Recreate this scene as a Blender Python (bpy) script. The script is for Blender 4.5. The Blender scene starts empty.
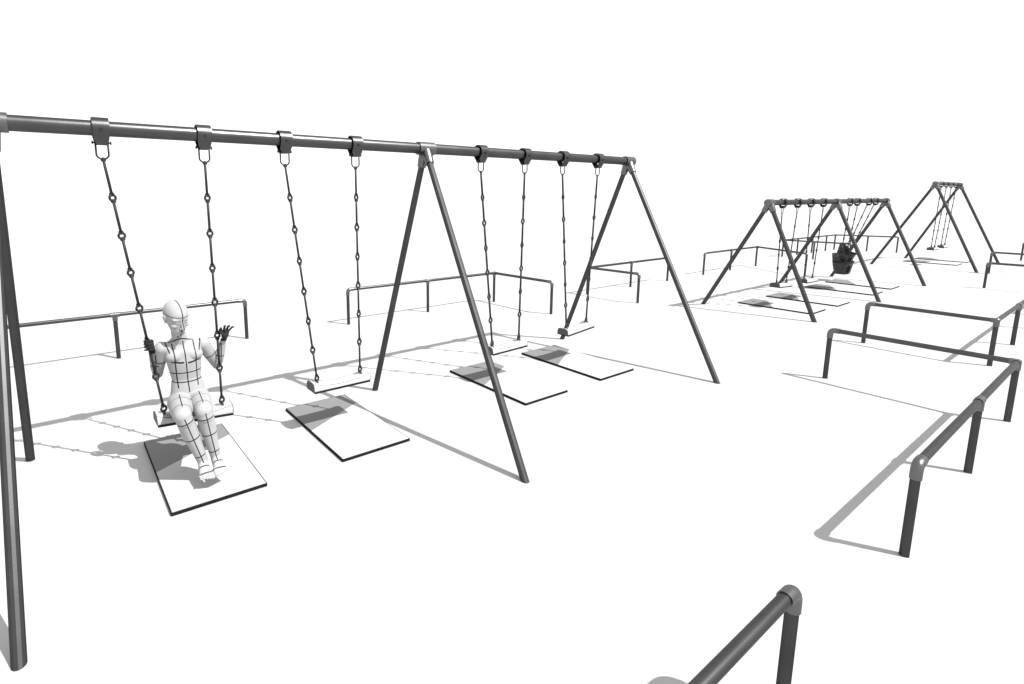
import bpy, bmesh, math, random
from mathutils import Vector, Matrix, Quaternion
PI = math.pi
scene = bpy.context.scene
COL = scene.collection
V = Vector
random.seed(4)

# ------------------------------------------------------------------ materials
def mat(name, col, rough=.6, metal=0., noise=0., nscale=8., spec=.5, bump=0., bscale=60.):
    m = bpy.data.materials.new(name); m.use_nodes = True
    nt = m.node_tree; b = nt.nodes['Principled BSDF']
    b.inputs['Roughness'].default_value = rough
    b.inputs['Metallic'].default_value = metal
    b.inputs['Specular IOR Level'].default_value = spec
    tc = nt.nodes.new('ShaderNodeTexCoord')
    n = nt.nodes.new('ShaderNodeTexNoise'); n.inputs['Scale'].default_value = nscale
    n.inputs['Detail'].default_value = 5
    nt.links.new(tc.outputs['Object'], n.inputs['Vector'])
    r = nt.nodes.new('ShaderNodeValToRGB')
    r.color_ramp.elements[0].position = .3; r.color_ramp.elements[1].position = .7
    r.color_ramp.elements[0].color = [c * (1 - noise) for c in col] + [1]
    r.color_ramp.elements[1].color = [min(1, c * (1 + noise)) for c in col] + [1]
    nt.links.new(n.outputs['Fac'], r.inputs['Fac'])
    nt.links.new(r.outputs['Color'], b.inputs['Base Color'])
    if bump:
        n2 = nt.nodes.new('ShaderNodeTexNoise'); n2.inputs['Scale'].default_value = bscale
        nt.links.new(tc.outputs['Object'], n2.inputs['Vector'])
        bp = nt.nodes.new('ShaderNodeBump'); bp.inputs['Strength'].default_value = bump
        bp.inputs['Distance'].default_value = .002
        nt.links.new(n2.outputs['Fac'], bp.inputs['Height'])
        nt.links.new(bp.outputs['Normal'], b.inputs['Normal'])
    return m

G = lambda v: (v, v, v)
STEEL = mat('grey_painted_steel', G(.082), .34, metal=1, noise=.12, nscale=5, bump=.12, bscale=90)
STEEL.node_tree.nodes['Principled BSDF'].inputs['Specular Tint'].default_value = (.6, .6, .6, 1)
LEGM = mat('grey_painted_leg', G(.066), .5, metal=1, noise=.12, nscale=5, bump=.12, bscale=90)
LEGM.node_tree.nodes['Principled BSDF'].inputs['Specular Tint'].default_value = (.4, .4, .4, 1)
FITTING = mat('cast_fitting', G(.145), .34, metal=1, noise=.1, nscale=9)
FITTING.node_tree.nodes['Principled BSDF'].inputs['Specular Tint'].default_value = (.7, .7, .7, 1)
CHAIN = mat('chain_steel', G(.022), .45, noise=.1, spec=.15)
DARK = mat('black_rubber', G(.012), .7, noise=.2, nscale=30, spec=.1)
SEATM = mat('pale_rubber', G(.36), .5, noise=.04, nscale=12, bump=.2)
ENDM = mat('seat_end', G(.06), .6, noise=.1, spec=.2)
BUCKET = mat('moulded_bucket', G(.075), .5, noise=.1, spec=.2)
GROUND = mat('pale_ground', G(.36), .95, noise=.03, nscale=1.5, spec=.0)
SEAM = mat('mat_edge', G(.012), .8, noise=.2, nscale=20, spec=.05)

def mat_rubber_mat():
    """pale mat top, flat grey beyond a slanting line across its far end"""
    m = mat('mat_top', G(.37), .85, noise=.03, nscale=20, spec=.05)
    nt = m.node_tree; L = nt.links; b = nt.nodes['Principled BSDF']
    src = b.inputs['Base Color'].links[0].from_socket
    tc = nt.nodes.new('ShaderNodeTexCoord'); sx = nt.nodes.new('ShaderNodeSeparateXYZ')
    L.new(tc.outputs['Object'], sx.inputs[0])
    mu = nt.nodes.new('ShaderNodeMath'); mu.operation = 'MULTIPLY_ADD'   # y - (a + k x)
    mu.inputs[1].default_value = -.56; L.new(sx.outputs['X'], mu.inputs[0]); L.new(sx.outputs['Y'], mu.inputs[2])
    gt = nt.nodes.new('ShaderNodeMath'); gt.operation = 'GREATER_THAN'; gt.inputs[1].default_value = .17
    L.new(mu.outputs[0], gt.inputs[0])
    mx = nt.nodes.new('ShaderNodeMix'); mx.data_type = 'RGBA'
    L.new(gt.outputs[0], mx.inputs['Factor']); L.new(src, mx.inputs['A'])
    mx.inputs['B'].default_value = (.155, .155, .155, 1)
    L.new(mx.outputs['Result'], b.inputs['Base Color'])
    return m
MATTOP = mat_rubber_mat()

# ------------------------------------------------------------------ mesh helpers
def link(o, parent=None):
    COL.objects.link(o)
    if parent is not None: o.parent = parent
    return o

def obj(name, bm, m, parent=None, smooth=True, angle=None):
    bmesh.ops.recalc_face_normals(bm, faces=bm.faces)
    me = bpy.data.meshes.new(name); bm.to_mesh(me); bm.free()
    if smooth:
        for p in me.polygons: p.use_smooth = True
        if angle is not None: me.set_sharp_from_angle(angle=math.radians(angle))
    me.materials.append(m)
    return link(bpy.data.objects.new(name, me), parent)

def thing(name, label, cat, loc=(0, 0, 0), group=None):
    o = bpy.data.objects.new(name, None); o.empty_display_size = .1
    o.location = loc; o['label'] = label; o['category'] = cat
    if group: o['group'] = group
    return link(o)

def dup(root, loc, label, group=None):
    r = root.copy(); COL.objects.link(r); r.location = loc; r['label'] = label
    if group: r['group'] = group
    for ch in list(root.children):
        c = ch.copy(); COL.objects.link(c); c.parent = r
        for g in list(ch.children):
            d = g.copy(); COL.objects.link(d); d.parent = c
    return r

def frame_for(d, hint=None):
    d = d.normalized()
    h = hint or (V((0, 0, 1)) if abs(d.z) < .9 else V((1, 0, 0)))
    a = d.cross(h).normalized(); return a, d.cross(a).normalized()

def sweep(bm, pts, r, seg=20, caps=True, closed=False):
    pts = [V(p) for p in pts]; n = len(pts)
    rs = r if isinstance(r, (list, tuple)) else [r] * n
    rings = []; prev = None
    for i, p in enumerate(pts):
        if closed: d = (pts[(i + 1) % n] - pts[i - 1])
        elif i == 0: d = pts[1] - p
        elif i == n - 1: d = p - pts[i - 1]
        else: d = (pts[i + 1] - p).normalized() + (p - pts[i - 1]).normalized()
        d.normalize()
        if prev is None: a, b = frame_for(d)
        else:
            a = prev - d * prev.dot(d); a.normalize(); b = d.cross(a)
        prev = a
        rings.append([bm.verts.new(p + (a * math.cos(2 * PI * k / seg) + b * math.sin(2 * PI * k / seg)) * rs[i]) for k in range(seg)])
    m = n if closed else n - 1
    for i in range(m):
        A, B = rings[i], rings[(i + 1) % n]
        off = 0
        if closed and i == n - 1:
            off = min(range(seg), key=lambda o: (A[0].co - B[o].co).length)
        for k in range(seg):
            bm.faces.new((A[k], A[(k + 1) % seg], B[(k + 1 + off) % seg], B[(k + off) % seg]))
    if caps and not closed:
        bm.faces.new(rings[0][::-1]); bm.faces.new(rings[-1])

def ring(bm, c, normal, R, r, seg=16, sub=8):
    a, b = frame_for(V(normal)); c = V(c)
    sweep(bm, [c + (a * math.cos(2 * PI * k / seg) + b * math.sin(2 * PI * k / seg)) * R for k in range(seg)], r, sub, closed=True)

def ball(bm, c, r, sub=2):
    geo = bmesh.ops.create_icosphere(bm, subdivisions=sub, radius=1)
    rr = r if isinstance(r, (tuple, list)) else (r, r, r)
    for v in geo['verts']: v.co = V((v.co.x * rr[0] + c[0], v.co.y * rr[1] + c[1], v.co.z * rr[2] + c[2]))

def box(bm, lo, hi, bev=0):
    lo, hi = V(lo), V(hi)
    g = bmesh.ops.create_cube(bm, size=1)
    for v in g['verts']:
        v.co = V([(lo[i] + hi[i]) / 2 + v.co[i] * (hi[i] - lo[i]) for i in range(3)])
    if bev:
        es = list({e for v in g['verts'] for e in v.link_edges})
        bmesh.ops.bevel(bm, geom=es, offset=bev, segments=2, affect='EDGES')

def fillet(a, c, b, r, n=7):
    """points round the corner c between a and b"""
    a, b, c = V(a), V(b), V(c)
    u = (a - c).normalized(); w = (b - c).normalized()
    out = []
    for i in range(n + 1):
        t = i / n
        p = c + u * r * (1 - t) ** 2 + w * r * t ** 2
        out.append(p)
    return out

# ------------------------------------------------------------------ ground
bm = bmesh.new()
S = 4000
bmesh.ops.create_grid(bm, x_segments=8, y_segments=8, size=S)
g = obj('ground', bm, GROUND, smooth=False); g['kind'] = 'structure'

# ------------------------------------------------------------------ swing frames
# coordinates: X along the beams, -Y towards the camera side, Z up, metres
BR = .0475; LR = .029
def a_pair(root, x, y, H, front, back, LR=LR):
    apex = V((x, y, H))
    tj = bmesh.new()
    sweep(tj, [(x - .085, y, H), (x + .085, y, H)], BR + .011, 28)
    for f in (front, back):
        foot = V((f[0], f[1], 0)); d = (foot - apex).normalized()
        b = bmesh.new(); start = apex + d * .06
        # cut level with the ground: run slightly below the surface
        sweep(b, [start, foot + d * .02], LR, 12)
        obj('leg', b, LEGM, root, angle=20)
        sweep(tj, [apex + d * .0, apex + d * .05, apex + d * .17, apex + d * .172], [BR * .95, LR + .02, LR + .010, LR + .001], 24)
    obj('top_joint', tj, FITTING, root, angle=35)

def clamp(root, x, y, H):
    """band over the beam with a raised back lip, two cheeks drawn together below, a cross bolt"""
    b = bmesh.new()
    R = BR + .013; th = .008; prof = []
    for k in range(21):                       # over the top of the beam
        a = math.radians(212 - k * 244 / 20)
        prof.append((math.cos(a) * R, math.sin(a) * R, .046))
    prof = [(-.022, -.100, .030), (-.028, -.074, .040)] + prof + [(.028, -.074, .040), (.022, -.100, .030)]
    n = len(prof); inner = []
    for i in range(n):
        q0 = V(prof[max(0, i - 1)][:2]); q1 = V(prof[min(n - 1, i + 1)][:2]); t = (q1 - q0).normalized()
        inner.append((prof[i][0] - t.y * th, prof[i][1] + t.x * th, prof[i][2]))
    loop = prof + inner[::-1]; m = len(loop)
    A = [b.verts.new((x - p[2], y + p[0], H + p[1])) for p in loop]
    B = [b.verts.new((x + p[2], y + p[0], H + p[1])) for p in loop]
    for i in range(m): b.faces.new((A[i], A[(i + 1) % m], B[(i + 1) % m], B[i]))
    for i in range(n - 1):
        b.faces.new((A[i], A[i + 1], A[m - 2 - i], A[m - 1 - i])); b.faces.new((B[i], B[i + 1], B[m - 2 - i], B[m - 1 - i]))
    c = obj('beam_clamp', b, STEEL, root, angle=40)
    b = bmesh.new(); box(b, (x - .028, y - .0185, H - .101), (x + .028, y + .0185, H - .058), .003)
    obj('packing_block', b, DARK, c, smooth=False)
    b = bmesh.new()
    sweep(b, [(x - .054, y, H - .088), (x - .046, y, H - .088), (x - .0459, y, H - .088), (x + .0459, y, H - .088), (x + .046, y, H - .088), (x + .054, y, H - .088)], [.011, .011, .0055, .0055, .011, .011], 8)
    obj('bolt', b, CHAIN, c, angle=40)
    b = bmesh.new(); sweep(b, [(x, y - .082, H - .012), (x, y - .060, H - .012)], .010, 6)
    obj('set_screw', b, CHAIN, c, angle=40)

def frame(label, xs, y, H, feet, hangers, ext, leg_r=LR, group='A-frame swing stands'):
    root = thing('swing_frame', label, 'swing frame', (0, 0, 0), group)
    b = bmesh.new(); sweep(b, [(xs[0] - ext, y, H), (xs[-1] + ext, y, H)], BR, 36)
    obj('beam', b, STEEL, root, angle=40)
    for x, (f, k) in zip(xs, feet): a_pair(root, x, y, H, f, k, leg_r)
    for h in hangers: clamp(root, h, y, H)
    for s, x in ((-1, xs[0] - ext), (1, xs[-1] + ext)):
        b = bmesh.new(); sweep(b, [(x, y, H), (x + s * .012, y, H)], [BR + .003, BR + .001], 28)
        obj('end_cap', b, FITTING, root, angle=40)
    # place the Empty at the base of the stand, keep the parts where they are
    base = V((sum(xs) / len(xs), y, 0)); root.location = base
    for ch in root.children:
        ch.location = -base
    return root

H1, H2, H3 = 2.4, 1.86, 2.30
HG1 = [(-2.518, -1.907), (-1.327, -.724), (.649, 1.253), (1.845, 2.458)]
frame('largest grey steel swing stand, nearest the viewer, four belt swings on its beam', [-3.06, -.015, 3.05], 0, H1,
      [((-3.108, -1.418), (-3.114, .784)), ((-.30, -1.634), (-.287, .534)), ((2.772, -1.435), (2.785, .724))],
      [h for p in HG1 for h in p], .07)
HG2 = [(7.383, 8.0), (8.589, 9.188), (10.602, 11.035), (11.771, 12.212)]
frame('low grey steel swing stand with two bucket swings hanging from its beam', [6.87, 9.86, 12.93], -.1, H2,
      [((6.79, -.95), (6.75, .82)), ((9.616, -1.03), (10.02, .865)), ((12.65, -1.04), (12.6, .703))],
      [h for p in HG2 for h in p], .07, .034)
HG3 = [(17.433, 17.983), (18.557, 19.145)]
frame('short single-bay grey steel swing stand farthest away at the right', [16.8, 19.6], -.15, H3,
      [((16.45, -1.27), (16.35, .92)), ((19.65, -1.22), (19.1, .79))],
      [h for p in HG3 for h in p], .07, .034)

# ------------------------------------------------------------------ swings
def chain(root, top, bot, n, rod=.0085):
    """long rods joined by small rings, a U shackle above, a fork below"""
    top, bot = V(top), V(bot); d = bot - top; u = d.normalized()
    b = bmesh.new(); L = d.length; st = L / n; far = rod > .011; R = .024 if far else .019 + max(0, rod - .0088) * 2.2
    a, c = frame_for(u, V((0, 1, 0)))
    if far: rod = .0095
    for i in range(n):
        p = top + u * (st * i + (R if i else .004)); q = top + u * (st * (i + 1) - R)
        sweep(b, [p, q], rod, 8)
        ring(b, p + u * .004, c, .011, .0058, 10, 6); ring(b, q - u * .004, c, .011, .0058, 10, 6)
    o = obj('chain', b, CHAIN, root)
    for i in range(1, n + 1):
        b = bmesh.new(); p = top + u * st * i
        ring(b, p, (a * .35 + c * .9).normalized() if i % 2 else (a * .2 + c * 1).normalized(), R, .013 if far else rod * .9, 16, 8)
        obj('chain_ring', b, CHAIN, o)
    return o

def shackle(root, x, y, z, bot):
    b = bmesh.new(); w = .034; pts = []
    pts.append((x - w, y, z)); 
    for k in range(9):
        a = PI + PI * k / 8
        pts.append((x + math.cos(a) * w * (1.06 if 0 < k < 8 else 1), y, bot + .034 + math.sin(a) * .034))
    pts.append((x + w, y, z))
    sweep(b, pts, .0058, 8)
    for s in (-1, 1): ball(b, (x + s * w, y, z), .011, 1)
    obj('shackle', b, CHAIN, root)

def belt_seat(root, p0, p1, y):
    """slightly dished slab: rounded pale top, dark flat underside, thick square ends"""
    p0, p1 = V(p0), V(p1); mid = (p0 + p1) / 2; ax = (p1 - p0); ln = ax.length; ax.normalize()
    half = ln / 2 + .055; N = 18; D = .082
    def sec(t, kind):
        s = t / half; lift = .034 * s * s; top = .016 + .010 * abs(s) ** 3
        if kind == 'top':
            pts = [(-D, -.026)]
            for k in range(9):
                a = PI - PI * k / 8; c = math.cos(a); e = abs(c) ** .6 * (1 if c > 0 else -1)
                pts.append((e * D, -.018 + (lift + top + .004) * max(0, math.sin(a)) ** .55 + .0))
            pts += [(D, -.026)]
        else:
            pts = [(-D - .004, -.040), (-D - .004, -.022), (D + .004, -.022), (D + .004, -.040)]
        return pts
    up = V((0, 0, 1))
    for kind, m, nm, par in (('top', SEATM, 'seat', root), ('under', DARK, 'seat_underside', root)):
        b = bmesh.new(); rows = []
        for i in range(N + 1):
            t = -half + 2 * half * i / N
            rows.append([b.verts.new(mid + ax * t + V((0, q[0], q[1]))) for q in sec(t, kind)])
        for A, B in zip(rows, rows[1:]):
            k = len(A)
            for j in range(k): b.faces.new((A[j], A[(j + 1) % k], B[(j + 1) % k], B[j]))
        b.faces.new(rows[0]); b.faces.new(rows[-1][::-1])
        obj(nm, b, m, root, angle=50)
    for yy, zz in ((D * .86, .022), (-D * .80, .024)):       # raised seams along the long edges
        b = bmesh.new()
        sweep(b, [mid + ax * (-half + 2 * half * i / 14) + V((0, yy, -.018 + (zz - .003 + .034 * (-1 + i / 7) ** 2 + .010 * abs(-1 + i / 7) ** 3) * (.76 if yy > 0 else .80))) for i in range(15)], .0022, 6)
        obj('seat_seam', b, DARK, root)
    # end plates
    for s in (-1, 1):
        b = bmesh.new()
        t = s * (half + .0005)
        pts = sec(t, 'top')
        A = [b.verts.new(mid + ax * t + V((0, q[0], q[1]))) for q in pts]
        B = [b.verts.new(mid + ax * (t + s * .006) + V((0, q[0] * .97, -.022 + (q[1] + .022) * .94))) for q in pts]
        k = len(A)
        for j in range(k): b.faces.new((A[j], A[(j + 1) % k], B[(j + 1) % k], B[j]))
        b.faces.new(A); b.faces.new(B[::-1])
        obj('end_plate', b, ENDM, root, angle=40)

def belt_swing(label, hx, seat, y0, y1, H, n, rod=.0088, group='flat belt seat swings'):
    """hx: two hanger x; seat: two (x, z) where the chains meet the seat"""
    cx = (seat[0][0] + seat[1][0]) / 2
    root = thing('belt_swing', label, 'swing', (0, 0, 0), group)
    ends = []
    for h, (sx, sz) in zip(hx, seat):
        shackle(root, h, y0, H - .088, H - .19)
        chain(root, (h, y0, H - .186), (sx, y1, sz + .045), n, rod)
        b = bmesh.new()
        sweep(b, [(sx, y1 - .028, sz - .03), (sx, y1 - .022, sz + .012), (sx, y1 - .008, sz + .032), (sx, y1 + .008, sz + .032), (sx, y1 + .022, sz + .012), (sx, y1 + .028, sz - .03)], .0062, 8)
        obj('seat_fork', b, CHAIN, root)
        ends.append((sx, y1, sz - .018))
    belt_seat(root, ends[0], ends[1], y1)
    base = V((cx, y1, 0)); root.location = base
    for ch in root.children: ch.location = -base
    return root

belt_swing('belt swing that the seated figure rides, at the left end of the nearest stand', HG1[0], [(-2.294, .428), (-1.899, .402)], 0, 0, H1, 7)
belt_swing('empty belt swing beside the seated figure, its seat above the second mat', HG1[1], [(-1.133, .412), (-.728, .412)], 0, 0, H1, 7)
belt_swing('empty belt swing just right of the middle legs of the nearest stand', HG1[2], [(.835, .385), (1.225, .395)], 0, 0, H1, 7, .0105)
belt_swing('empty belt swing at the right end of the nearest stand, overlapping its rear leg', HG1[3], [(2.006, .405), (2.369, .437)], 0, 0, H1, 7, .0105)
belt_swing('empty belt swing at the left end of the low stand', HG2[0], [(7.44, .43), (7.85, .41)], -.1, -.1, H2, 5, .0115)
belt_swing('empty belt swing on the low stand, between its outermost swing and the middle legs', HG2[1], [(8.64, .395), (9.04, .39)], -.1, -.1, H2, 5, .0115)
belt_swing('nearer of the two belt swings on the farthest single-bay stand', HG3[0], [(17.28, .50), (17.66, .49)], -.15, -.15, H3, 7, .0115)
belt_swing('farther of the two belt swings on the farthest single-bay stand', HG3[1], [(18.37, .50), (18.80, .50)], -.15, -.15, H3, 7, .0115)

def bucket_swing(label, hx, cx, rim, y0, H, swing):
    """full bucket with a high back and two leg holes, built hanging straight, then swung about the beam"""
    root = thing('bucket_swing', label, 'bucket swing', (0, 0, 0), 'bucket swings')
    N, M = 48, 16
    b = bmesh.new(); rows = []
    def prof(v):       # v 0..1 bottom to rim
        z = rim - .26 + .26 * v
        k = .72 + .28 * min(1, v * 1.6) ** .7
        return z, .205 * k, .155 * k
    for j in range(M + 1):
        v = j / M; z, rx, ry = prof(v); row = []
        for i in range(N):
            a = 2 * PI * i / N; c, s = math.cos(a), math.sin(a)
            e = .7
            zz = z
            if s > 0: zz += (.17 * v ** 3) * s ** .5        # the back rises
            row.append(b.verts.new((cx + math.copysign(abs(c) ** e, c) * rx, y0 + math.copysign(abs(s) ** e, s) * ry + (.04 * v ** 3 if s > .3 else 0), zz)))
        rows.append(row)
    for j, (A, B) in enumerate(zip(rows, rows[1:])):
        for i in range(N):
            a = 2 * PI * (i + .5) / N; v = (j + .5) / M
            hole = any(((a - ac) / .36) ** 2 + ((v - .45) / .32) ** 2 < 1 for ac in (1.5 * PI - .46, 1.5 * PI + .46))
            if not hole: b.faces.new((A[i], A[(i + 1) % N], B[(i + 1) % N], B[i]))
    b.faces.new(rows[0])
    bmesh.ops.solidify(b, geom=b.faces[:], thickness=.009)
    parts = [obj('bucket', b, BUCKET, root, angle=50)]
    b = bmesh.new()
    sweep(b, [v_ for v_ in [(cx + math.copysign(abs(math.cos(a)) ** .7, math.cos(a)) * .212, y0 + math.copysign(abs(math.sin(a)) ** .7, math.sin(a)) * .162, rim + .002) for a in [2 * PI * k / 40 for k in range(40)]]], .013, 8, closed=True)
    parts.append(obj('rim', b, DARK, root))
    for s, h in ((-1, hx[0]), (1, hx[1])):
        shackle(root, h, y0, H - .088, H - .19)
        J = V((cx + s * .17, y0, rim + .30))
        chain(root, (h, y0, H - .186), J, 4, .0115)
        b = bmesh.new()
        for q in ((cx + s * .205, y0 - .11, rim), (cx + s * .19, y0 + .12, rim + .12)):
            d = V(q) - J; u = d.normalized(); k = 5; st = d.length / k; aa, cc = frame_for(u)
            for i in range(k):
                p = J + u * (st * (i + .5))
                w = aa if i % 2 else cc
                pts = [p + (w * math.cos(2 * PI * t / 12)) * .011 + u * math.sin(2 * PI * t / 12) * (st * .62) for t in range(12)]
                sweep(b, pts, .004, 6, closed=True)
        obj('harness_chain', b, CHAIN, root)
    piv = V((0, y0, H))
    R = Matrix.Translation(piv) @ Matrix.Rotation(-swing, 4, 'X') @ Matrix.Translation(-piv)
    base = R @ V((cx, y0, rim)); 
    root.location = base
    T = Matrix.Translation(-base) @ R
    for ch in root.children:
        ch.matrix_local = T
    return root
bucket_swing('dark bucket swing hanging straight down beside the middle legs of the low stand', HG2[2], 10.62, .60, -.1, H2, 0)
bucket_swing('dark bucket swing swung back and tilted behind the straight hanging bucket', HG2[3], 12.02, .62, -.1, H2, math.radians(-17))

# ------------------------------------------------------------------ mats
def make_mat(label, x, y, w=.6, d=1.2):
    root = thing('rubber_mat', label, 'mat', (x, y, 0), 'rubber mats under the swings')
    b = bmesh.new(); box(b, (-w / 2 + .006, -d / 2 + .006, .004), (w / 2 - .006, d / 2 - .006, .0245), .0015)
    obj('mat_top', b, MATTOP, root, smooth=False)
    b = bmesh.new(); e = .0062
    box(b, (-w / 2, -d / 2, 0), (w / 2, -d / 2 + e, .023), .001)
    box(b, (-w / 2, d / 2 - e, 0), (w / 2, d / 2, .023), .001)
    box(b, (-w / 2, -d / 2 + e, 0), (-w / 2 + e, d / 2 - e, .023), .001)
    box(b, (w / 2 - e, -d / 2 + e, 0), (w / 2, d / 2 - e, .023), .001)
    obj('edge_strip', b, SEAM, root, smooth=False)
    return root
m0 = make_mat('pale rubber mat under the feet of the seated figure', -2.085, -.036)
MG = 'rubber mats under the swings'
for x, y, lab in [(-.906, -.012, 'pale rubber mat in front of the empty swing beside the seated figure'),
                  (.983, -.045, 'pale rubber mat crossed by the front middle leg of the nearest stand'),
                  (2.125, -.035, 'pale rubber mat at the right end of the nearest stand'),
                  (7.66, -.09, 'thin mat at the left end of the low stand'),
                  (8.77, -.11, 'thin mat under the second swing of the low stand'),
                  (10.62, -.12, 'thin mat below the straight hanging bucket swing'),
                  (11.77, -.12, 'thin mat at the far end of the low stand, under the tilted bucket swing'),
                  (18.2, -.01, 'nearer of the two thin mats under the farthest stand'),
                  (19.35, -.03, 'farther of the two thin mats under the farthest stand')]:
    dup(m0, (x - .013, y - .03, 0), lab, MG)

# ------------------------------------------------------------------ pipe barriers
RR = .0240
def barrier(label, segs, posts, h=.545):
    """segs: list of plan points; an end post is bent over as an elbow; posts: plan points of every post"""
    base = V((posts[0][0], posts[0][1], 0))
    root = thing('pipe_barrier', label, 'barrier', base, 'low pipe barriers round the swings')
    P = [V((x, y, h)) - base for x, y in segs]
    n = len(P); b = bmesh.new(); 
    for i, (A, B) in enumerate(zip(P, P[1:])):
        u = (B - A).normalized()
        sweep(b, [A + u * (.06 if i == 0 else 0), B - u * (.06 if i == n - 2 else 0)], RR, 20)
    obj('rail', b, STEEL, root, angle=40)
    corner_set = [V((x, y, h)) - base for x, y in segs[1:-1]]
    for (x, y) in posts:
        q = V((x, y, 0)) - base; b = bmesh.new()
        isend = min((q + V((0, 0, h)) - P[0]).length, (q + V((0, 0, h)) - P[-1]).length) < .02
        sweep(b, [q - V((0, 0, .01)), q + V((0, 0, h - (.06 if isend else 0)))], RR * .98, 20)
        p = obj('post', b, LEGM, root, angle=40)
        top = q + V((0, 0, h))
        b = bmesh.new()
        isend = min((top - P[0]).length, (top - P[-1]).length) < .02
        if isend:
            nb = P[1] if (top - P[0]).length < .02 else P[-2]
            d = (nb - top).normalized()
            pts = [top + V((0, 0, -.085))] + fillet(top + V((0, 0, -1)), top, top + d, .05) + [top + d * .085]
            sweep(b, pts, RR + .0045, 20)
        else:
            ball(b, top, RR + .006, 3)
            sweep(b, [top - V((0, 0, .07)), top], RR + .0045, 20)
            ds = []
            for A, B in zip(P, P[1:]):
                if (top - A).length < .02: ds.append((B - A).normalized())
                elif (top - B).length < .02: ds.append((A - B).normalized())
                else:
                    u = (B - A).normalized(); t = (top - A).dot(u)
                    if 0 < t < (B - A).length and ((top - A) - u * t).length < .02: ds += [u, -u]
            for u in ds: sweep(b, [top, top + u * .05], RR + .0045, 20)
        obj('pipe_fitting', b, FITTING, p, angle=40)
    return root
barrier('low pipe barrier behind the seated figure at the far left',
        [(-.759, 3.33), (-3.85, 3.33), (-3.85, 1.92)], [(-.759, 3.33), (-2.302, 3.33), (-3.85, 3.33), (-3.85, 1.92)])
barrier('low pipe barrier in the middle behind the nearest stand, bent at the corner',
        [(.763, 3.245), (3.77, 3.245), (3.85, 1.895)], [(.763, 3.245), (2.26, 3.245), (3.77, 3.245), (3.85, 1.895)])
barrier('low pipe barrier behind the right end legs of the nearest stand',
        [(8.692, 2.70), (5.80, 2.70), (5.85, 1.583)], [(8.692, 2.70), (7.257, 2.70), (5.80, 2.70), (5.85, 1.583)])
barrier('low pipe barrier behind the left legs of the low stand',
        [(10.312, 2.70), (13.162, 2.70), (12.28, 1.16)], [(10.312, 2.70), (11.69, 2.70), (13.162, 2.70), (12.28, 1.16)])
barrier('long pipe barrier farthest back, seen through the bucket swings',
        [(16.422, 1.476), (16.286, 3.25), (20.3, 3.1), (20.9, 1.445)],
        [(16.422, 1.476), (16.35, 2.40), (16.286, 3.25), (17.327, 3.2111), (18.441, 3.1695), (19.559, 3.1277), (20.3, 3.1), (20.62, 2.2173), (20.9, 1.445)])
barrier('nearest full pipe barrier at the right, its front rail lit along the top',
        [(.853, -3.437), (3.885, -3.443), (3.885, -2.055)], [(.853, -3.437), (2.384, -3.440), (3.885, -3.443), (3.885, -2.055)])
barrier('pipe barrier behind the nearest right-hand one, below the low stand',
        [(5.955, -1.815), (5.955, -3.03), (8.95, -3.03)], [(5.955, -1.815), (5.955, -3.03), (7.454, -3.03), (8.95, -3.03)])
barrier('pipe barrier cut off by the bottom edge, in the foreground',
        [(-.742, -3.437), (-3.80, -3.437), (-3.80, -2.0)], [(-.742, -3.437), (-2.29, -3.437), (-3.80, -3.437), (-3.80, -2.0)], .556)
barrier('small distant pipe barrier at the right edge, nearer of the two by the farthest stand',
        [(13.36, -1.868), (13.36, -3.05), (10.4, -3.05)], [(13.36, -1.868), (13.36, -3.05), (11.9, -3.05), (10.4, -3.05)])
barrier('small distant pipe barrier at the right edge behind the other distant one',
        [(16.48, -1.48), (16.48, -3.0), (18.7, -3.0)], [(16.48, -1.48), (16.48, -3.0), (18.7, -3.0)])
barrier('farthest pipe barrier end just inside the right edge',
        [(21.14, -1.50), (21.14, -3.0), (18.9 + .8, -3.0)], [(21.14, -1.50), (21.14, -3.0), (19.7, -3.0)])

# ------------------------------------------------------------------ seated figure
# landmarks given as (x, forward, z); forward is -Y
def W(t, n, z): return V((t, -n, z))
body = bmesh.new()
def hull(*items):
    b = bmesh.new()
    for c, r in items:
        ball(b, W(*c), (r[0], r[1], r[2]) if isinstance(r, (tuple, list)) else r, 3)
    res = bmesh.ops.convex_hull(b, input=b.verts[:])
    bmesh.ops.delete(b, geom=[v for v in b.verts if not v.link_faces], context='VERTS')
    me = bpy.data.meshes.new('tmp'); b.to_mesh(me); b.free(); body.from_mesh(me); bpy.data.meshes.remove(me)
def limb(pts):
    for (a, ra), (b_, rb) in zip(pts, pts[1:]): hull((a, ra), (b_, rb))
# torso
hull(((-2.180, -.015, .502), (.080, .095, .078)), ((-2.066, -.015, .497), (.080, .095, .078)))
hull(((-2.124, -.008, .530), (.126, .088, .075)), ((-2.130, -.008, .675), (.098, .066, .04)))
hull(((-2.130, -.008, .675), (.098, .066, .04)), ((-2.137, .0, .80), (.116, .080, .05)))
hull(((-2.137, .0, .80), (.116, .080, .05)), ((-2.139, .0, .868), (.126, .078, .055)))
hull(((-2.139, -.005, .868), (.124, .072, .05)), ((-2.255, -.008, .915), .040), ((-2.025, -.008, .905), .040), ((-2.150, -.005, .945), (.055, .045, .02)))
hull(((-2.205, .044, .855), (.058, .040, .042)), ((-2.175, .040, .875), (.05, .035, .035)))
hull(((-2.075, .044, .850), (.058, .040, .042)), ((-2.105, .040, .870), (.05, .035, .035)))
hull(((-2.215, -.005, .935), (.03, .03, .025)), ((-2.158, -.004, .985), (.040, .038, .02)), ((-2.085, -.005, .93), (.03, .03, .025)))
limb([((-2.153, -.002, .95), .050), ((-2.168, .022, 1.03), .046)])
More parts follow.
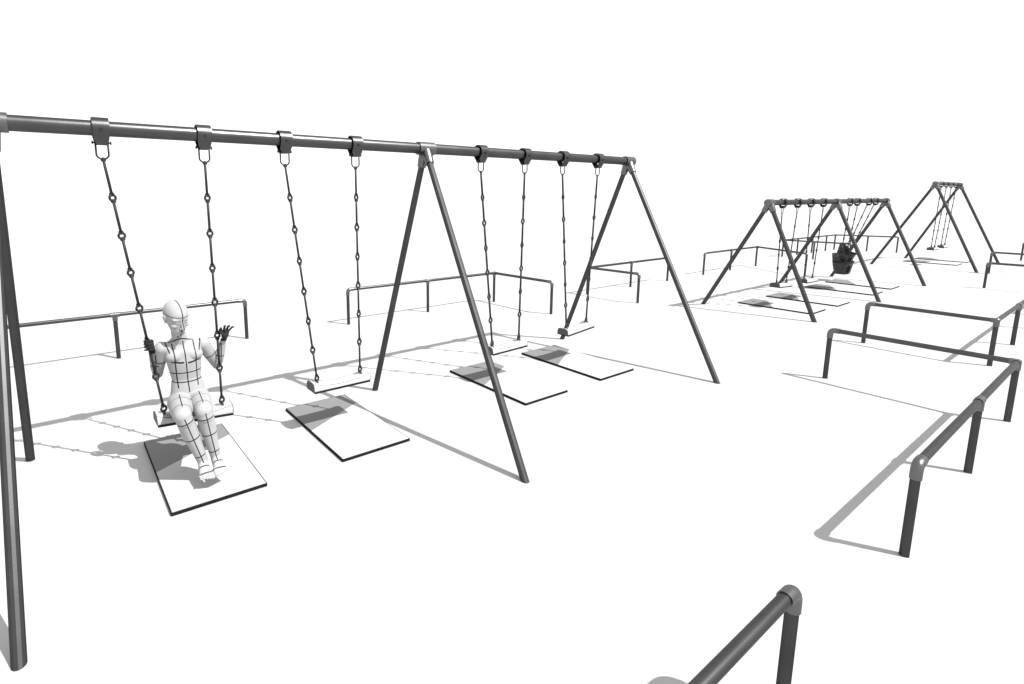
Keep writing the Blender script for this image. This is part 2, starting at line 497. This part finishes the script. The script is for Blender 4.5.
# head built upright at the origin then turned
HC = V((-2.178, -.052, 1.138))
HQ = Matrix.Translation(HC) @ Matrix.Rotation(math.radians(17), 4, 'Z') @ Matrix.Rotation(math.radians(21), 4, 'X') @ Matrix.Scale(1.08, 4)
def hp(items, sub=3):
    b = bmesh.new()
    for c, r in items: ball(b, (c[0], -c[1], c[2]), r, sub)
    bmesh.ops.convex_hull(b, input=b.verts[:]); bmesh.ops.delete(b, geom=[v for v in b.verts if not v.link_faces], context='VERTS')
    b.transform(HQ); me = bpy.data.meshes.new('tmp'); b.to_mesh(me); b.free(); body.from_mesh(me); bpy.data.meshes.remove(me)
hp([((0, -.016, .030), (.071, .088, .078)), ((0, .012, .022), (.066, .072, .068))])
hp([((0, .016, .010), (.064, .066, .050)), ((0, .020, -.030), (.058, .060, .040)), ((0, .044, -.066), (.044, .040, .032)), ((0, .060, -.090), (.027, .022, .016))])
hp([((-.030, .062, .020), (.026, .018, .009)), ((.030, .062, .020), (.026, .018, .009)), ((0, .070, .018), (.020, .014, .010))])   # brow
hp([((0, .078, .006), (.008, .008, .008)), ((0, .106, -.032), (.011, .010, .009))])                                       # nose
hp([((0, .093, -.036), (.018, .011, .008))])
hp([((-.038, .056, -.024), (.022, .024, .018))]); hp([((.038, .056, -.024), (.022, .024, .018))])                           # cheeks
hp([((0, .084, -.060), (.022, .011, .0055))]); hp([((0, .082, -.071), (.018, .011, .006))])                                 # lips
for s in (-1, 1):
    hp([((s * .030, .066, .0), (.014, .014, .009))])                                                                       # eyes
    hp([((s * .070, -.006, .004), (.006, .014, .018)), ((s * .066, .002, -.024), (.006, .007, .009)), ((s * .077, -.014, .010), (.004, .009, .011))])    # ears
# legs
def leg(hip, knee, ank, s):
    hipv, kv, av = V(hip), V(knee), V(ank)
    limb([(hip, .084), (tuple(hipv.lerp(kv, .45)), .076), (tuple(hipv.lerp(kv, .85)), .062), (knee, .056)])
    limb([(knee, .054), (tuple(kv.lerp(av, .12) + V((0, .004, 0))), .052)])
    calf = kv.lerp(av, .32) + V((0, -.012, 0))
    limb([(tuple(kv.lerp(av, .05)), .053), (tuple(calf), .056), (tuple(kv.lerp(av, .65) + V((0, -.004, 0))), .043), (ank, .034)])
    # foot: heel, instep, ball; toes pointing forward and a little down
    a = av
    heel = a + V((0, -.030, -.030)); ballp = a + V((s * .004, .085, -.052))
    hull((tuple(heel), (.027, .030, .026)), (tuple(a + V((0, .004, -.012))), (.030, .032, .03)))
    hull((tuple(a + V((0, .004, -.008))), (.029, .030, .028)), (tuple(ballp + V((s * .016, 0, 0))), (.024, .024, .016)), (tuple(ballp - V((s * .016, .0, 0))), (.024, .026, .018)), (tuple(heel), (.026, .028, .024)))
    for k in range(5):
        off = s * (-.036 + .0165 * k) ; r = (.0115, .0085, .008, .0075, .007)[k]
        ln = (.050, .048, .042, .035, .028)[k]
        p0 = ballp + V((off, .012, -.002)); p1 = p0 + V((s * .0015 * k, ln * .55, -.004)); p2 = p0 + V((s * .002 * k, ln, -.016))
        limb([(tuple(p0), r * 1.1), (tuple(p1), r), (tuple(p2), r * .98)])
leg((-2.187, -.005, .498), (-2.236, .376, .536), (-2.131, .355, .178), -1)
leg((-2.061, -.005, .493), (-2.104, .376, .536), (-2.046, .355, .190), 1)
# arms
def arm(sh, el, wr, hand, chain_x, side):
    sv, ev, wv = V(sh), V(el), V(wr)
    limb([(sh, .048), (tuple(sv.lerp(ev, .35)), .045), (tuple(sv.lerp(ev, .8)), .037), (el, .034)])
    limb([(el, .034), (tuple(ev.lerp(wv, .28)), .038), (tuple(ev.lerp(wv, .7)), .029), (wr, .022)])
    h = V(hand)
    # palm stands beside the chain; fingers wrap in front of it and close on the far side
    hull((tuple(wv), (.019, .018, .016)), (tuple(h + V((0, -.008, -.022))), (.013, .024, .02)))
    hull((tuple(h + V((0, -.016, -.024))), (.012, .015, .016)), (tuple(h + V((0, .018, -.030))), (.011, .014, .012)),
         (tuple(h + V((0, -.014, .026))), (.010, .014, .012)), (tuple(h + V((0, .020, .030))), (.010, .013, .010)))
    g = chain_x - h.x                      # signed distance from the palm to the chain
    if side > 0:                           # raised, loosely open hand, thumb resting on the chain
        hull((tuple(h + V((-.014, .010, -.020))), (.012, .012, .014)), (tuple(h + V((.016, -.012, -.018))), (.012, .012, .014)),
             (tuple(h + V((-.020, .010, .020))), (.011, .011, .011)), (tuple(h + V((.026, -.010, .012))), (.010, .011, .011)))
        for k in range(4):
            bx = h.x - .022 + .0165 * k; by = h.y + .012 - .007 * k; r = (.0086, .0090, .0088, .0078)[k]; e = (.92, 1.08, 1.0, .80)[k]; fan = -.006 + .007 * k
            p = [(bx, by, h.z + .018), (bx + fan, by + .006, h.z + .044 * e), (bx + fan * 1.8, by + .020, h.z + .064 * e), (bx + fan * 2.1, by + .036, h.z + .066 * e)]
            limb([(q, r * (1.08 - .05 * i)) for i, q in enumerate(p)])
        p = [(h.x - .004, h.y + .018, h.z - .022), (h.x - .016, h.y + .032, h.z + .004), (h.x + g * .62, h.y + .034, h.z + .026), (h.x + g * .72, h.y + .026, h.z + .046)]
        limb([(q, rr) for q, rr in zip(p, (.013, .011, .0098, .009))])
        return
    for k in range(4):
        z = h.z + .034 - .0212 * k; r = (.0082, .0086, .0084, .0074)[k]; e = (.94, 1.06, 1.0, .84)[k]
        p = [(h.x - g * .05, h.y + .026, z), (h.x + g * .45, h.y + .030 + .012 * e, z + .003), (h.x + g * 1.25, h.y + .026 * e, z + .002),
             (h.x + g * 1.62, h.y + .004 / e, z - .001), (h.x + g * 1.45, h.y - .012 * e, z - .003)]
        limb([(q, r * (1.08 - .05 * i)) for i, q in enumerate(p)])
    p = [(h.x, h.y - .020, h.z - .012), (h.x + g * .35, h.y - .034, h.z + .012), (h.x + g * .95, h.y - .032, h.z + .034), (h.x + g * 1.2, h.y - .018, h.z + .050)]
    limb([(q, rr) for q, rr in zip(p, (.013, .011, .0098, .009))])
arm((-2.276, -.006, .915), (-2.300, -.10, .708), (-2.334, -.030, .900), (-2.333, -.002, .952), -2.362, -1)
arm((-2.004, -.006, .905), (-1.898, -.085, .702), (-1.858, -.010, .905), (-1.848, .004, .952), -1.9045, 1)
me = bpy.data.meshes.new('person'); body.to_mesh(me); body.free()
per = bpy.data.objects.new('person', me); COL.objects.link(per)
ORG = V((-2.13, 0, .46))
me.transform(Matrix.Translation(-ORG)); per.location = ORG
rm = per.modifiers.new('r', 'REMESH'); rm.mode = 'VOXEL'; rm.voxel_size = .0034; rm.use_smooth_shade = True
sm = per.modifiers.new('s', 'SMOOTH'); sm.factor = .6; sm.iterations = 9
dg = bpy.context.evaluated_depsgraph_get()
me2 = bpy.data.meshes.new_from_object(per.evaluated_get(dg)); per.modifiers.clear(); per.data = me2
me2.name = 'person'
for p in me2.polygons: p.use_smooth = True
per['label'] = 'bald pale figure with dark seam lines, seated on a swing and holding its chains'
per['category'] = 'person'

def person_material():
    m = mat('pale_figure', G(.30), .5, noise=.02, nscale=6, spec=.1)
    nt = m.node_tree; L = nt.links; b = nt.nodes['Principled BSDF']
    src = b.inputs['Base Color'].links[0].from_socket
    tc = nt.nodes.new('ShaderNodeTexCoord')
    def vm(op, a, bvec):
        n = nt.nodes.new('ShaderNodeVectorMath'); n.operation = op
        L.new(a, n.inputs[0]); n.inputs[1].default_value = bvec; return n
    def mth(op, a, v):
        n = nt.nodes.new('ShaderNodeMath'); n.operation = op; L.new(a, n.inputs[0])
        if isinstance(v, (int, float)): n.inputs[1].default_value = v
        else: L.new(v, n.inputs[1])
        return n.outputs[0]
    total = None
    def add(mask):
        nonlocal total
        total = mask if total is None else mth('MAXIMUM', total, mask)
    def seam(c, nrm, rad, w=.0030):
        w *= 1.35
        c = W(*c) - ORG
        d = vm('SUBTRACT', tc.outputs['Object'], c)
        dt = vm('DOT_PRODUCT', d.outputs[0], W(*nrm).normalized())
        ab = mth('ABSOLUTE', dt.outputs['Value'], 0)
        m1 = mth('LESS_THAN', ab, w)
        ln = nt.nodes.new('ShaderNodeVectorMath'); ln.operation = 'LENGTH'; L.new(d.outputs[0], ln.inputs[0])
        m2 = mth('LESS_THAN', ln.outputs['Value'], rad)
        add(mth('MULTIPLY', m1, m2))
    # torso: middle line, two side lines, chest, waist, belly rings
    seam((-2.137, 0, .77), (1, 0, .045), .20)
    seam((-2.205, 0, .78), (1, 0, .06), .17); seam((-2.070, 0, .78), (1, 0, .03), .17)
    seam((-2.14, 0, .735), (0, .1, 1), .135); seam((-2.13, 0, .665), (0, .12, 1), .13)
    seam((-2.205, .05, .822), (0, .5, 1), .062, .0045); seam((-2.075, .05, .817), (0, .5, 1), .062, .0045)
    seam((-2.152, 0, .948), (0, -.55, 1), .085)
    # head: middle line and brow ring
    Rm = HQ.to_3x3(); nx = Rm @ V((1, 0, 0)); nz = Rm @ V((0, .1, 1))
    hc = (HC.x, -HC.y, HC.z)
    seam(hc, (nx.x, -nx.y, nx.z), .15, .0028)
    p = HQ @ V((0, -.03, .034)); seam((p.x, -p.y, p.z), (nz.x, -nz.y, nz.z), .115, .0018)
    # shoulders and arms
    for sh, el, wr, s in (((-2.276, -.006, .915), (-2.300, -.10, .708), (-2.334, -.030, .900), -1), ((-2.004, -.006, .905), (-1.898, -.085, .702), (-1.858, -.010, .905), 1)):
        a, e, w_ = V(sh), V(el), V(wr)
        u = (e - a).normalized(); seam(tuple(a.lerp(e, .45)), tuple(u), .06); seam(tuple(a + V((-s * .035, 0, -.01))), (1, 0, -.25 * s), .07)
        u = (w_ - e).normalized(); seam(tuple(e.lerp(w_, .45)), tuple(u), .05)
        seam(tuple(e.lerp(w_, .5)), (1, 0, 0), .10, .0025)
        # hands and wrists darkened by their dense seams
        h = w_ + V((0, .02, .052)); c = W(*h) - ORG + V((-.012 if s < 0 else .008, 0, .004 if s < 0 else .022))
        d = vm('SUBTRACT', tc.outputs['Object'], c); ln = nt.nodes.new('ShaderNodeVectorMath'); ln.operation = 'LENGTH'; L.new(d.outputs[0], ln.inputs[0])
        hm = mth('LESS_THAN', ln.outputs['Value'], .074 if s < 0 else .078)
        if s < 0:
            sp = nt.nodes.new('ShaderNodeSeparateXYZ'); L.new(tc.outputs['Object'], sp.inputs[0])
            hm = mth('MULTIPLY', hm, mth('LESS_THAN', sp.outputs['X'], -2.318 - ORG.x))
        add(hm)
    # legs
    for hip, kn, an in (((-2.187, -.005, .498), (-2.236, .376, .536), (-2.131, .355, .178)), ((-2.061, -.005, .493), (-2.104, .376, .536), (-2.046, .355, .190))):
        h, k, a = V(hip), V(kn), V(an)
        u = (k - h).normalized()
        seam(tuple(h.lerp(k, .45)), tuple(u), .09); seam(tuple(h.lerp(k, .85)), tuple(u), .07)
        u2 = (a - k).normalized()
        for f, w in ((.12, .07), (.48, .06), (.86, .05)): seam(tuple(k.lerp(a, f)), tuple(u2), w)
        side = V((1, 0, 0)) - u2 * u2.x
        seam(tuple(k.lerp(a, .5)), tuple(side), .19, .0026)
        seam(tuple(h.lerp(k, .6)), (1, .1, 0), .15, .0026)
        f = a + V((0, .055, -.03)); seam(tuple(f), (0, 1, -.35), .05)
        f = a + V((0, .102, -.055)); seam(tuple(f), (0, 1, -.35), .055, .003)
    mx = nt.nodes.new('ShaderNodeMix'); mx.data_type = 'RGBA'
    L.new(total, mx.inputs['Factor']); L.new(src, mx.inputs['A']); mx.inputs['B'].default_value = (.02, .02, .02, 1)
    L.new(mx.outputs['Result'], b.inputs['Base Color'])
    return m
per.data.materials.clear(); per.data.materials.append(person_material())

# ------------------------------------------------------------------ light
SUN = V((.2939, -.5115, .8075)).normalized()
sd = bpy.data.lights.new('sun', 'SUN'); sd.energy = 5.0; sd.angle = math.radians(.5); sd.color = (1, .997, .99)
so = bpy.data.objects.new('sun', sd); COL.objects.link(so); so.rotation_euler = SUN.to_track_quat('Z', 'Y').to_euler(); so.location = (0, 0, 20)
w = bpy.data.worlds.new('World'); scene.world = w; w.use_nodes = True
nt = w.node_tree; bg = nt.nodes['Background']
sky = nt.nodes.new('ShaderNodeTexSky'); sky.sky_type = 'NISHITA'; sky.sun_disc = False
sky.sun_elevation = math.asin(SUN.z); sky.sun_rotation = math.atan2(SUN.x, SUN.y)
sky.dust_density = 1.0; sky.air_density = 1.0
bw = nt.nodes.new('ShaderNodeRGBToBW'); nt.links.new(sky.outputs[0], bw.inputs[0])
mm = nt.nodes.new('ShaderNodeMath'); mm.operation = 'MULTIPLY_ADD'    # thin even white overcast in front of the clear sky
nt.links.new(bw.outputs[0], mm.inputs[0]); mm.inputs[1].default_value = .4; mm.inputs[2].default_value = 6.3
nt.links.new(mm.outputs[0], bg.inputs[0])
bg.inputs[1].default_value = .1

# ------------------------------------------------------------------ camera
cd = bpy.data.cameras.new('camera'); co = bpy.data.objects.new('camera', cd); COL.objects.link(co)
r = V((.80771, -.58958, .0007)).normalized(); u = V((.09151, .12653, .98773)).normalized(); f = V((.58243, .79774, -.15615)).normalized()
M = Matrix((( r.x, u.x, -f.x, -2.82547), (r.y, u.y, -f.y, -4.08331), (r.z, u.z, -f.z, 1.98658), (0, 0, 0, 1)))
co.matrix_world = M
cd.sensor_width = 36; cd.lens = 531.47 / 1024 * 36
cd.shift_x = 71.6 / 1024; cd.shift_y = -63.26 / 1024
cd.clip_end = 10000; cd.clip_start = .02
scene.camera = co
scene.view_settings.view_transform = 'Standard'; scene.view_settings.look = 'None'
scene.view_settings.exposure = .65; scene.view_settings.gamma = 1
scene.cycles.max_bounces = 6
